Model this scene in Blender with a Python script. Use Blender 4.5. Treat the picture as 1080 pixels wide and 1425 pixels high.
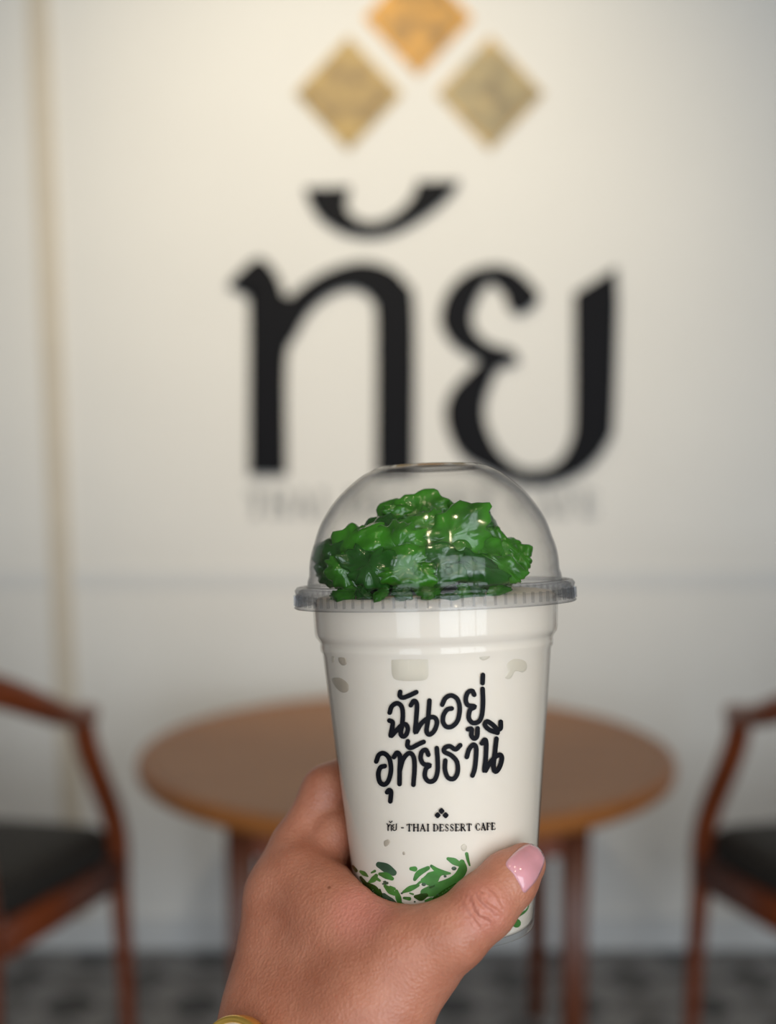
import bpy, bmesh, math, random
import numpy as np
from mathutils import Vector, Matrix, noise as mnoise

random.seed(7)
for o in list(bpy.data.objects):
    bpy.data.objects.remove(o)
S = bpy.context.scene
COL = S.collection

# ------------------------------------------------------------------ camera, world, lights, exposure
F = 1911.0                      # focal length in pixels of the 1080x1425 frame
PITCH = math.radians(4.0)
CAMZ = 1.285
CAM = np.array([0.0, 0.0, CAMZ])
RIGHT = np.array([1.0, 0.0, 0.0])
UP = np.array([0.0, math.sin(PITCH), math.cos(PITCH)])
FWD = np.array([0.0, math.cos(PITCH), -math.sin(PITCH)])
WALL_Y = 3.24

cd = bpy.data.cameras.new('camera')
cam = bpy.data.objects.new('camera', cd)
COL.objects.link(cam)
cam.location = CAM
cam.rotation_euler = (math.pi / 2 - PITCH, 0, 0)
cd.sensor_fit = 'VERTICAL'
cd.sensor_height = 36.0
cd.sensor_width = 36.0
cd.lens = F / 1425.0 * 36.0
cd.clip_start = 0.02
cd.dof.use_dof = True
cd.dof.focus_distance = 0.463
cd.dof.aperture_fstop = cd.lens / 9.2      # 9.2 mm wide pupil
S.camera = cam

S.view_settings.view_transform = 'Standard'
S.view_settings.look = 'None'
S.view_settings.gamma = 1
S.view_settings.use_curve_mapping = False
S.view_settings.exposure = 0.68

W = bpy.data.worlds.new('world')
S.world = W
W.use_nodes = True
bg = W.node_tree.nodes['Background']
bg.inputs[0].default_value = (0.80, 0.90, 1.0, 1)
bg.inputs[1].default_value = 0.3


def area_light(name, loc, target, sx, sy, power, color):
    d = bpy.data.lights.new(name, 'AREA')
    d.shape = 'RECTANGLE'
    d.size, d.size_y, d.energy, d.color = sx, sy, power, color
    o = bpy.data.objects.new(name, d)
    COL.objects.link(o)
    o.location = loc
    o.rotation_euler = (Vector(target) - Vector(loc)).to_track_quat('-Z', 'Y').to_euler()
    return o


# daylight through the three tall shop windows behind the photographer
WIN = [(0.52, 0.78), (1.38, 0.78), (2.24, 0.78)]
for wx, ww in WIN:
    area_light('window_daylight', (wx, -2.03, 1.45), (wx, 3.0, 1.45), ww, 2.2, 16, (0.84, 0.93, 1.0))
area_light('window_daylight', (-1.3, -2.03, 1.45), (-1.3, 3.0, 1.45), 1.2, 2.2, 16, (0.82, 0.92, 1.0))
# warm lamp washing the sign
sd = bpy.data.lights.new('sign_spot_light', 'SPOT')
sd.energy, sd.color = 76, (1.0, 0.88, 0.66)
sd.spot_size, sd.spot_blend, sd.shadow_soft_size = math.radians(68), 1.0, 0.05
so = bpy.data.objects.new('sign_spot_light', sd)
COL.objects.link(so)
so.location = (-0.14, 1.30, 2.62)
so.rotation_euler = (Vector((-0.08, WALL_Y, 1.72)) - Vector(so.location)).to_track_quat('-Z', 'Y').to_euler()
try:
    S.cycles.transparent_max_bounces = 32
except Exception:
    pass


# ------------------------------------------------------------------ helpers
def ray(px, py):
    d = RIGHT * (px - 540) / F - UP * (py - 712.5) / F + FWD
    return d


def P(px, py, depth):
    return CAM + ray(px, py) * depth


def on_y(px, py, y):
    d = ray(px, py)
    return CAM + d * (y / d[1])


def lin(r, g, b):
    def f(c):
        c /= 255.0
        return c / 12.92 if c <= 0.04045 else ((c + 0.055) / 1.055) ** 2.4
    return (f(r), f(g), f(b), 1.0)


def mesh_obj(name, verts, faces, mat=None, parent=None, smooth=True, loc=None):
    me = bpy.data.meshes.new(name)
    me.from_pydata([tuple(map(float, v)) for v in verts], [], [tuple(int(i) for i in f) for f in faces])
    bm = bmesh.new()
    bm.from_mesh(me)
    bmesh.ops.recalc_face_normals(bm, faces=bm.faces)
    bm.to_mesh(me)
    bm.free()
    if smooth:
        me.polygons.foreach_set('use_smooth', [True] * len(me.polygons))
    me.update()
    o = bpy.data.objects.new(name, me)
    COL.objects.link(o)
    if mat:
        me.materials.append(mat)
    if parent:
        o.parent = parent
    if loc is not None:
        o.location = loc
    return o


def empty(name, loc=(0, 0, 0), rz=0.0, matrix=None):
    o = bpy.data.objects.new(name, None)
    COL.objects.link(o)
    o.empty_display_size = 0.05
    if matrix is not None:
        o.matrix_world = matrix
    else:
        o.location = loc
        o.rotation_euler = (0, 0, rz)
    return o


def tag(o, label=None, cat=None, group=None, kind=None):
    if label:
        o['label'] = label
    if cat:
        o['category'] = cat
    if group:
        o['group'] = group
    if kind:
        o['kind'] = kind
    return o


def autosmooth(o, ang=35):
    me = o.data
    bm = bmesh.new()
    bm.from_mesh(me)
    for e in bm.edges:
        if len(e.link_faces) == 2 and e.calc_face_angle(0) > math.radians(ang):
            e.smooth = False
    bm.to_mesh(me)
    bm.free()
    return o


def box_vf(x0, x1, y0, y1, z0, z1):
    v = [(x, y, z) for x in (x0, x1) for y in (y0, y1) for z in (z0, z1)]
    f = [(0, 1, 3, 2), (4, 6, 7, 5), (0, 4, 5, 1), (2, 3, 7, 6), (0, 2, 6, 4), (1, 5, 7, 3)]
    return v, f


def bevel(o, w, seg=2):
    bm = bmesh.new()
    bm.from_mesh(o.data)
    bmesh.ops.bevel(bm, geom=list(bm.edges), offset=w, segments=seg, affect='EDGES', profile=0.5)
    bm.to_mesh(o.data)
    bm.free()
    return o


def box(name, x0, x1, y0, y1, z0, z1, mat, parent=None, bev=0.0):
    v, f = box_vf(x0, x1, y0, y1, z0, z1)
    o = mesh_obj(name, v, f, mat, parent, smooth=False)
    if bev:
        bevel(o, bev)
    return o


def lathe_vf(profile, n=96, closed=False):
    """profile: list of (r, z). closed: last joins first (a ring or a shell)."""
    v, f, rings = [], [], []
    for r, z in profile:
        if r < 1e-7:
            rings.append([len(v)] * n)
            v.append((0, 0, z))
        else:
            rings.append(list(range(len(v), len(v) + n)))
            for i in range(n):
                a = 2 * math.pi * i / n
                v.append((r * math.cos(a), r * math.sin(a), z))
    m = len(rings)
    for k in range(m if closed else m - 1):
        A, B = rings[k], rings[(k + 1) % m]
        for i in range(n):
            j = (i + 1) % n
            q = []
            for x in (A[i], A[j], B[j], B[i]):
                if x not in q:
                    q.append(x)
            if len(q) >= 3:
                f.append(q)
    return v, f


def catmull(pts, sub=6):
    pts = [np.asarray(p, float) for p in pts]
    if len(pts) < 3:
        return [pts[0] + (pts[-1] - pts[0]) * t for t in np.linspace(0, 1, sub + 1)]
    Q = [2 * pts[0] - pts[1]] + pts + [2 * pts[-1] - pts[-2]]
    out = []
    for i in range(1, len(Q) - 2):
        p0, p1, p2, p3 = Q[i - 1], Q[i], Q[i + 1], Q[i + 2]
        for s in range(sub):
            t = s / sub
            out.append(0.5 * (2 * p1 + (p2 - p0) * t + (2 * p0 - 5 * p1 + 4 * p2 - p3) * t * t
                              + (3 * p1 - p0 - 3 * p2 + p3) * t ** 3))
    out.append(Q[-2])
    return out


def sweep_vf(path, dims, n=12, power=2.6, up=(0, 0, 1)):
    """path points (x,y,z); dims (half width, half height) per point or single; superelliptic section."""
    path = [np.asarray(p, float) for p in path]
    if not isinstance(dims, list):
        dims = [dims] * len(path)
    v, f = [], []
    upv = np.asarray(up, float)
    m = len(path)
    for k in range(m):
        t = path[min(k + 1, m - 1)] - path[max(k - 1, 0)]
        t /= np.linalg.norm(t)
        s = np.cross(t, upv)
        if np.linalg.norm(s) < 1e-3:
            s = np.array([1.0, 0, 0])
        s /= np.linalg.norm(s)
        u = np.cross(s, t)
        for i in range(n):
            a = 2 * math.pi * (i + 0.5) / n
            c, d = math.cos(a), math.sin(a)
            ca = math.copysign(abs(c) ** (2 / power), c) * dims[k][0]
            da = math.copysign(abs(d) ** (2 / power), d) * dims[k][1]
            v.append(path[k] + s * ca + u * da)
    for k in range(m - 1):
        for i in range(n):
            j = (i + 1) % n
            f.append((k * n + i, k * n + j, (k + 1) * n + j, (k + 1) * n + i))
    f.append(tuple(range(n))[::-1])
    f.append(tuple((m - 1) * n + i for i in range(n)))
    return v, f


# ------------------------------------------------------------------ materials
def new_mat(name):
    m = bpy.data.materials.new(name)
    m.use_nodes = True
    nt = m.node_tree
    return m, nt, nt.nodes['Principled BSDF']


def pmat(name, col, rough=0.5, metal=0.0, spec=0.5, var=0.0, vscale=8.0, bump=0.0, bscale=40.0, coat=0.0,
         sss=0.0, srad=(0.01, 0.004, 0.002), stretch=None):
    m, nt, b = new_mat(name)
    b.inputs['Base Color'].default_value = col
    b.inputs['Roughness'].default_value = rough
    b.inputs['Metallic'].default_value = metal
    b.inputs['Specular IOR Level'].default_value = spec
    b.inputs['Coat Weight'].default_value = coat
    b.inputs['Coat Roughness'].default_value = 0.08
    if sss:
        b.inputs['Subsurface Weight'].default_value = sss
        b.inputs['Subsurface Radius'].default_value = srad
        b.inputs['Subsurface Scale'].default_value = 1.0
    tc = nt.nodes.new('ShaderNodeTexCoord')
    mp = nt.nodes.new('ShaderNodeMapping')
    nt.links.new(tc.outputs['Object'], mp.inputs[0])
    if stretch:
        mp.inputs['Scale'].default_value = stretch
    nz = nt.nodes.new('ShaderNodeTexNoise')
    nz.inputs['Scale'].default_value = vscale
    nz.inputs['Detail'].default_value = 5
    nt.links.new(mp.outputs[0], nz.inputs['Vector'])
    rp = nt.nodes.new('ShaderNodeValToRGB')
    c = np.array(col[:3])
    rp.color_ramp.elements[0].position = 0.3
    rp.color_ramp.elements[1].position = 0.7
    rp.color_ramp.elements[0].color = (*np.clip(c * (1 - var), 0, 1), 1)
    rp.color_ramp.elements[1].color = (*np.clip(c * (1 + var), 0, 1), 1)
    nt.links.new(nz.outputs[0], rp.inputs[0])
    nt.links.new(rp.outputs[0], b.inputs['Base Color'])
    if bump:
        n2 = nt.nodes.new('ShaderNodeTexNoise')
        n2.inputs['Scale'].default_value = bscale
        n2.inputs['Detail'].default_value = 4
        nt.links.new(mp.outputs[0], n2.inputs['Vector'])
        bp = nt.nodes.new('ShaderNodeBump')
        bp.inputs['Strength'].default_value = bump
        bp.inputs['Distance'].default_value = 0.002
        nt.links.new(n2.outputs[0], bp.inputs['Height'])
        nt.links.new(bp.outputs[0], b.inputs['Normal'])
    return m


def clear_plastic(name, tint=(0.97, 0.97, 0.97), edge=(0.62, 0.62, 0.63), rough=0.03, bump=0.0):
    """thin clear plastic: mostly lets light straight through, mirrors more at grazing angles"""
    m = bpy.data.materials.new(name)
    m.use_nodes = True
    nt = m.node_tree
    nt.nodes.clear()
    out = nt.nodes.new('ShaderNodeOutputMaterial')
    lw = nt.nodes.new('ShaderNodeLayerWeight')
    lw.inputs['Blend'].default_value = 0.5
    p5 = nt.nodes.new('ShaderNodeMath'); p5.operation = 'POWER'; p5.inputs[1].default_value = 5
    nt.links.new(lw.outputs['Facing'], p5.inputs[0])
    ma = nt.nodes.new('ShaderNodeMath'); ma.operation = 'MULTIPLY_ADD'
    ma.inputs[1].default_value = 0.6; ma.inputs[2].default_value = 0.018
    nt.links.new(p5.outputs[0], ma.inputs[0])
    p3 = nt.nodes.new('ShaderNodeMath'); p3.operation = 'POWER'; p3.inputs[1].default_value = 4
    nt.links.new(lw.outputs['Facing'], p3.inputs[0])
    mc = nt.nodes.new('ShaderNodeMix'); mc.data_type = 'RGBA'
    mc.inputs['A'].default_value = (*tint, 1)
    mc.inputs['B'].default_value = (*edge, 1)
    nt.links.new(p3.outputs[0], mc.inputs['Factor'])
    tr = nt.nodes.new('ShaderNodeBsdfTransparent')
    nt.links.new(mc.outputs['Result'], tr.inputs[0])
    gl = nt.nodes.new('ShaderNodeBsdfGlossy')
    gl.inputs['Roughness'].default_value = rough
    if bump:
        tc = nt.nodes.new('ShaderNodeTexCoord')
        nz = nt.nodes.new('ShaderNodeTexNoise'); nz.inputs['Scale'].default_value = 90
        nt.links.new(tc.outputs['Object'], nz.inputs['Vector'])
        bp = nt.nodes.new('ShaderNodeBump'); bp.inputs['Strength'].default_value = bump
        bp.inputs['Distance'].default_value = 0.002
        nt.links.new(nz.outputs[0], bp.inputs['Height'])
        nt.links.new(bp.outputs[0], gl.inputs['Normal'])
    mx = nt.nodes.new('ShaderNodeMixShader')
    nt.links.new(ma.outputs[0], mx.inputs[0])
    nt.links.new(tr.outputs[0], mx.inputs[1])
    nt.links.new(gl.outputs[0], mx.inputs[2])
    nt.links.new(mx.outputs[0], out.inputs[0])
    return m


def wood(name, c1, c2, rough=0.4, scale=3.0, axis=(1, 12, 12)):
    m, nt, b = new_mat(name)
    tc = nt.nodes.new('ShaderNodeTexCoord')
    mp = nt.nodes.new('ShaderNodeMapping'); mp.inputs['Scale'].default_value = axis
    nt.links.new(tc.outputs['Object'], mp.inputs[0])
    nz = nt.nodes.new('ShaderNodeTexNoise'); nz.inputs['Scale'].default_value = scale
    nz.inputs['Detail'].default_value = 6; nz.inputs['Distortion'].default_value = 0.6
    nt.links.new(mp.outputs[0], nz.inputs['Vector'])
    rp = nt.nodes.new('ShaderNodeValToRGB')
    rp.color_ramp.elements[0].position = 0.3; rp.color_ramp.elements[1].position = 0.75
    rp.color_ramp.elements[0].color = c1; rp.color_ramp.elements[1].color = c2
    nt.links.new(nz.outputs[0], rp.inputs[0])
    nt.links.new(rp.outputs[0], b.inputs['Base Color'])
    b.inputs['Roughness'].default_value = rough
    return m


def emit_mat(name, col, strength):
    m = bpy.data.materials.new(name)
    m.use_nodes = True
    nt = m.node_tree
    nt.nodes.clear()
    out = nt.nodes.new('ShaderNodeOutputMaterial')
    e = nt.nodes.new('ShaderNodeEmission')
    e.inputs[0].default_value = col
    e.inputs[1].default_value = strength
    nt.links.new(e.outputs[0], out.inputs[0])
    return m


def tile_mat():
    """grey, white and black patterned cement tiles, 20 cm"""
    m, nt, b = new_mat('patterned_cement_tile')
    N = nt.nodes.new; L = nt.links.new

    def math_(op, a, c=None):
        n = N('ShaderNodeMath'); n.operation = op
        for i, x in enumerate((a, c)):
            if x is None:
                continue
            if isinstance(x, (int, float)):
                n.inputs[i].default_value = x
            else:
                L(x, n.inputs[i])
        return n.outputs[0]
    tc = N('ShaderNodeTexCoord')
    sp = N('ShaderNodeSeparateXYZ'); L(tc.outputs['Object'], sp.inputs[0])
    u = math_('FRACT', math_('MULTIPLY', sp.outputs[0], 3.6)); v = math_('FRACT', math_('MULTIPLY', sp.outputs[1], 3.6))
    u = math_('ABSOLUTE', math_('SUBTRACT', u, 0.5)); v = math_('ABSOLUTE', math_('SUBTRACT', v, 0.5))
    d1 = math_('ADD', u, v)
    r = math_('SQRT', math_('ADD', math_('MULTIPLY', u, u), math_('MULTIPLY', v, v)))
    petals = math_('GREATER_THAN', math_('ABSOLUTE', math_('SUBTRACT', u, v)), 0.2)
    core = math_('LESS_THAN', r, 0.2)
    diam = math_('GREATER_THAN', d1, 0.74)
    grout = math_('GREATER_THAN', math_('MAXIMUM', u, v), 0.493)
    cols = [lin(146, 143, 141), lin(116, 113, 111), lin(58, 56, 56), lin(76, 73, 72), lin(110, 102, 94)]
    prev = cols[0]
    for mask, c in ((petals, cols[1]), (core, cols[2]), (diam, cols[3]), (grout, cols[4])):
        mx = N('ShaderNodeMix'); mx.data_type = 'RGBA'
        L(mask, mx.inputs['Factor'])
        if isinstance(prev, tuple):
            mx.inputs['A'].default_value = prev
        else:
            L(prev, mx.inputs['A'])
        mx.inputs['B'].default_value = c
        prev = mx.outputs['Result']
    L(prev, b.inputs['Base Color'])
    b.inputs['Roughness'].default_value = 0.45
    return m


M_WALL = pmat('white_wall_paint', lin(232, 229, 224), 0.75, var=0.015, vscale=3, bump=0.05, bscale=60)
M_CEIL = pmat('grey_ceiling_paint', lin(150, 146, 140), 0.8, var=0.01)
M_SIDE = pmat('taupe_wall_paint', lin(158, 150, 142), 0.8, var=0.01)
M_TRIM = pmat('cream_trim_paint', lin(212, 201, 184), 0.6, var=0.03)
M_RAIL = pmat('pale_rail_paint', lin(222, 221, 219), 0.6, var=0.01)
M_FRAME = pmat('dark_window_frame', lin(50, 48, 46), 0.5)
M_TILE = tile_mat()
M_SIGN = pmat('black_sign_acrylic', lin(9, 9, 15), 0.6, spec=0.15, var=0.05)
M_SMALL = pmat('grey_sign_acrylic', lin(168, 168, 168), 0.6, var=0.03)
M_TABLE = wood('brown_table_veneer', lin(156, 104, 64), lin(176, 122, 78), 0.5, 3.0, (1, 9, 9))
M_TEDGE = wood('amber_table_edge', lin(160, 96, 44), lin(178, 112, 56), 0.4)
M_TLEG = wood('red_brown_table_leg', lin(84, 40, 20), lin(110, 56, 28), 0.4, 4.0, (12, 12, 1))
M_CHAIR = wood('red_brown_chair_wood', lin(112, 50, 20), lin(136, 64, 28), 0.4, 4.0, (6, 6, 2))
M_SEAT = pmat('charcoal_seat_vinyl', lin(40, 36, 32), 0.7, var=0.1, vscale=30, bump=0.1)
M_CUP = clear_plastic('clear_cup_plastic', (0.99, 0.99, 0.985), (0.92, 0.915, 0.90), 0.06)
M_LID = clear_plastic('clear_lid_plastic', (0.975, 0.975, 0.972), (0.50, 0.50, 0.51), 0.09, bump=0.16)
M_RIM = clear_plastic('clear_lid_rim_plastic', (0.87, 0.875, 0.885), (0.34, 0.35, 0.37), 0.05)
M_PRINT = pmat('black_print_ink', lin(11, 11, 18), 0.6, spec=0.15, var=0.1, vscale=300)
M_MILK = pmat('coconut_milk', lin(228, 216, 203), 0.5, var=0.012, vscale=50, sss=0.15, srad=(0.006, 0.005, 0.004))
M_ICE = pmat('milky_ice', lin(214, 201, 183), 0.35, var=0.05, vscale=120, sss=0.2, srad=(0.006, 0.005, 0.004))
M_ICED = pmat('grey_translucent_ice', lin(182, 168, 152), 0.3, var=0.12, vscale=150)  # ice of a darker grey-tan tone than the milky lumps
M_JELLY = pmat('green_pandan_jelly', lin(48, 108, 20), 0.2, var=0.42, vscale=120, bump=0.12, bscale=200, coat=0.2,
               sss=0.15, srad=(0.0012, 0.002, 0.0006))
M_JELLY2 = pmat('deep_green_pandan_jelly', lin(30, 78, 20), 0.2, var=0.4, vscale=100, bump=0.12, bscale=200, coat=0.2,
                sss=0.12, srad=(0.0012, 0.002, 0.0006))
M_JFLAT = pmat('soaked_pandan_jelly', lin(62, 122, 48), 0.35, var=0.3, vscale=260)
M_JDARK = pmat('dark_soaked_pandan_jelly', lin(58, 84, 62), 0.3, var=0.3, vscale=260)
M_GOLD = pmat('polished_gold', lin(248, 204, 104), 0.3, metal=0.85)
M_DIAL = pmat('ivory_dial', lin(226, 214, 196), 0.35, var=0.03, vscale=300)
M_NAIL = pmat('pink_nail', lin(212, 150, 158), 0.14, var=0.04, vscale=200, coat=0.6, sss=0.2, srad=(0.004, 0.0015, 0.001))
M_LAMP = emit_mat('warm_lamp_glow', (1.0, 0.82, 0.55, 1), 130)
M_FIX = pmat('white_lamp_metal', lin(225, 225, 222), 0.4)


def gold_leaf(name, seed, c):
    m, nt, b = new_mat(name)
    tc = nt.nodes.new('ShaderNodeTexCoord')
    mp = nt.nodes.new('ShaderNodeMapping'); mp.inputs['Location'].default_value = (seed, seed * 1.7, 0)
    nt.links.new(tc.outputs['Object'], mp.inputs[0])
    vo = nt.nodes.new('ShaderNodeTexNoise'); vo.inputs['Scale'].default_value = 22; vo.inputs['Detail'].default_value = 6
    nt.links.new(mp.outputs[0], vo.inputs['Vector'])
    rp = nt.nodes.new('ShaderNodeValToRGB')
    rp.color_ramp.elements[0].position = 0.32; rp.color_ramp.elements[1].position = 0.66
    rp.color_ramp.elements[0].color = c[0]; rp.color_ramp.elements[1].color = c[2]
    e = rp.color_ramp.elements.new(0.5); e.color = c[1]
    nt.links.new(vo.outputs[0], rp.inputs[0])
    nt.links.new(rp.outputs[0], b.inputs['Base Color'])
    b.inputs['Roughness'].default_value = 0.5
    b.inputs['Metallic'].default_value = 0.15
    return m


# ------------------------------------------------------------------ the room
def struct(o):
    o['kind'] = 'structure'
    return o


RX, RY0, RH = 2.75, -2.1, 2.85
struct(box('floor', -RX, RX, RY0, WALL_Y, -0.06, 0.0, M_TILE))
struct(box('wall_back', -RX, RX, WALL_Y, WALL_Y + 0.12, 0, RH, M_WALL))
struct(box('wall_left', -RX - 0.12, -RX, RY0, WALL_Y, 0, RH, M_SIDE))
struct(box('wall_right', RX, RX + 0.12, RY0, WALL_Y, 0, RH, M_SIDE))
struct(box('ceiling', -RX, RX, RY0, WALL_Y, RH, RH + 0.1, M_CEIL))
# front wall with window openings: built from piers, a sill wall and a lintel
fw = struct(mesh_obj('wall_front', *box_vf(-RX, RX, RY0 - 0.12, RY0, 0, 0.33), M_SIDE, None, False))
box('lintel', -RX, RX, RY0 - 0.12, RY0, 2.57, RH, M_SIDE, fw)
edges = [-RX, -1.92, -0.68, 0.12, 0.92, 0.98, 1.78, 1.84, 2.64, RX]
for i in range(0, len(edges), 2):
    box('pier', edges[i], edges[i + 1], RY0 - 0.12, RY0, 0.33, 2.57, M_SIDE, fw)
# cream strip running down the wall, a little out of plumb
a0 = on_y(50, -90, WALL_Y); a1 = on_y(92, 960, WALL_Y); a2 = on_y(110, 1315, WALL_Y)
sv, sf = [], []
for p in (a0, a1, a2):
    for dx in (-0.024, 0.024):
        for y in (WALL_Y - 0.012, WALL_Y):
            sv.append((p[0] + dx, y, p[2]))
for k in range(2):
    b0 = 4 * k
    sf += [(b0, b0 + 2, b0 + 6, b0 + 4), (b0 + 1, b0 + 5, b0 + 7, b0 + 3), (b0, b0 + 4, b0 + 5, b0 + 1), (b0 + 2, b0 + 3, b0 + 7, b0 + 6)]
sf += [(0, 1, 3, 2), (8, 10, 11, 9)]
struct(mesh_obj('trim_1', sv, sf, M_TRIM, None, False))
zr = on_y(540, 806, WALL_Y)[2]
struct(box('trim_2', -RX, RX, WALL_Y - 0.004, WALL_Y, zr - 0.02, zr + 0.02, M_RAIL, bev=0.0018))
struct(box('baseboard_back', -RX, RX, WALL_Y - 0.014, WALL_Y, 0, 0.08, M_RAIL, bev=0.003))

# ------------------------------------------------------------------ the sign on the wall
def prism(name, pts_px, y_back, thick, mat, grow=6.0):
    """outline in photo pixels, lying on the wall plane; grow widens it, as blur had eaten its edges"""
    a = np.array(pts_px, float)
    n_ = len(a)
    area = 0.5 * np.sum(a[:, 0] * np.roll(a[:, 1], -1) - np.roll(a[:, 0], -1) * a[:, 1])
    out_ = []
    for i in range(n_):
        e0 = a[i] - a[i - 1]; e1 = a[(i + 1) % n_] - a[i]
        n0 = np.array([e0[1], -e0[0]]) / (np.linalg.norm(e0) + 1e-9); n1 = np.array([e1[1], -e1[0]]) / (np.linalg.norm(e1) + 1e-9)
        b_ = n0 + n1
        b_ = b_ / max(0.9, float(b_ @ b_) / 2)
        out_.append(a[i] + b_ * grow * (1 if area > 0 else -1))
    pts_px = out_
    w = [on_y(x, y, y_back) for x, y in pts_px]
    c = np.mean(w, axis=0)
    c[1] = y_back
    bm = bmesh.new()
    vs = [bm.verts.new((p[0] - c[0], 0, p[2] - c[2])) for p in w]
    fc = bm.faces.new(vs)
    r = bmesh.ops.extrude_face_region(bm, geom=[fc])
    bmesh.ops.translate(bm, vec=(0, -thick, 0), verts=[g for g in r['geom'] if isinstance(g, bmesh.types.BMVert)])
    bmesh.ops.triangulate(bm, faces=[f for f in bm.faces if len(f.verts) > 4])
    bmesh.ops.recalc_face_normals(bm, faces=bm.faces)
    me = bpy.data.meshes.new(name)
    bm.to_mesh(me)
    bm.free()
    me.materials.append(mat)
    o = bpy.data.objects.new(name, me)
    COL.objects.link(o)
    o.location = c
    return o


def closed_curve(pts, sharp=()):
    """smooth closed outline, keeping corners listed in sharp"""
    n = len(pts)
    out = []
    for i in range(n):
        p1, p2 = np.array(pts[i], float), np.array(pts[(i + 1) % n], float)
        p0 = np.array(pts[i - 1], float) if i not in sharp else p1 - (p2 - p1)
        p3 = np.array(pts[(i + 2) % n], float) if (i + 1) % n not in sharp else p2 + (p2 - p1)
        if i in sharp and (i + 1) % n in sharp:
            out.append(p1)
            continue
        for s in range(5):
            t = s / 5
            out.append(0.5 * (2 * p1 + (p2 - p0) * t + (2 * p0 - 5 * p1 + 4 * p2 - p3) * t * t
                              + (3 * p1 - p0 - 3 * p2 + p3) * t ** 3))
    return out


def crop7(pts):
    return [(300 + x / 1.8, 220 + y / 1.8) for x, y in pts]


tho = [(44, 318), (104, 264), (132, 280), (152, 312), (164, 352), (192, 358), (240, 318), (300, 286), (368, 271), (430, 285),
       (470, 322), (488, 385), (488, 782), (412, 782), (412, 400), (399, 350), (370, 324), (330, 319), (282, 335), (230, 377),
       (192, 440), (168, 505), (168, 782), (95, 782), (95, 362), (84, 337)]
han = [(236, 84), (326, 82), (318, 112), (326, 142), (356, 166), (396, 173), (440, 160), (480, 130), (505, 97), (514, 70),
       (602, 62), (562, 106), (502, 150), (442, 180), (380, 190), (320, 178), (272, 147), (250, 116)]
yo = [(573, 400), (588, 345), (630, 300), (690, 280), (742, 290), (780, 322), (798, 350), (766, 380), (742, 370), (735, 342),
      (714, 318), (690, 302), (662, 322), (638, 368), (632, 410), (647, 446), (684, 475), (735, 490), (746, 506), (702, 520),
      (680, 560), (664, 612), (668, 670), (702, 740), (760, 785), (820, 788), (868, 765), (899, 712), (908, 640), (908, 345),
      (997, 284), (986, 640), (974, 702), (930, 762), (870, 797), (800, 810), (738, 797), (680, 772), (630, 742), (600, 700),
      (585, 640), (600, 590), (640, 545), (672, 512), (648, 490), (608, 465), (582, 432)]
G_SIGN = 'black raised letters of the wall sign'
o = prism('sign_letter', closed_curve(crop7(tho), {0, 4, 5, 12, 13, 22, 23}), WALL_Y, 0.014, M_SIGN)
tag(o, 'large black arched Thai consonant with two straight stems on the white wall', 'sign letter', G_SIGN)
o = prism('sign_vowel_mark', closed_curve(crop7(han), {0, 1, 9, 10}), WALL_Y, 0.014, M_SIGN)
tag(o, 'black crescent-shaped Thai vowel mark above the arched letter on the wall', 'sign letter', G_SIGN)
o = prism('sign_letter', closed_curve(crop7(yo), {18, 29, 30}), WALL_Y, 0.014, M_SIGN)
tag(o, 'large black curly Thai consonant with hooked top and round bowl on the wall', 'sign letter', G_SIGN)

dia = [((485, 131), 76, 3.1, (lin(104, 80, 44), lin(142, 118, 72), lin(166, 138, 78)), 'olive-gold mosaic diamond plaque on the wall, above the crescent mark'),
       ((682, 131), 76, 7.7, (lin(122, 106, 78), lin(152, 138, 104), lin(184, 154, 100)), 'grey-gold mosaic diamond plaque with golden lower edge on the wall'),
       ((582, 26), 77, 12.2, (lin(112, 84, 50), lin(168, 126, 58), lin(206, 150, 58)), 'bright amber-gold diamond plaque topping the three on the wall')]
for (cx, cy), h, seed, c, lab in dia:
    pts = [(cx, cy - h - 3), (cx + h - 2, cy), (cx, cy + h + 3), (cx - h + 2, cy)]
    w = [on_y(x, y, WALL_Y) for x, y in pts]
    ctr = np.mean(w, axis=0)
    rr = abs(w[1][0] - w[3][0]) / 2
    rz_ = abs(w[0][2] - w[2][2]) / 2
    t = empty('diamond_plaque', ctr)
    tag(t, lab, 'wall plaque', 'diamond plaques over the sign')
    base = [(rr, 0), (0, rz_), (-rr, 0), (0, -rz_)]

    def plate(scale, y0, y1):
        v = [(x * scale, y0, z * scale) for x, z in base] + [(x * scale, y1, z * scale) for x, z in base]
        f = [(0, 1, 2, 3), (7, 6, 5, 4)] + [(i, (i + 1) % 4, (i + 1) % 4 + 4, i + 4) for i in range(4)]
        return v, f
    mesh_obj('backing', *plate(1.0, 0, -0.010), gold_leaf('gold_rim_%d' % seed, seed, (c[1], c[2], c[2])), t, False)
    mesh_obj('mosaic_face', *plate(0.86, -0.010, -0.014), gold_leaf('gold_mosaic_%d' % seed, seed, c), t, False)

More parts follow.
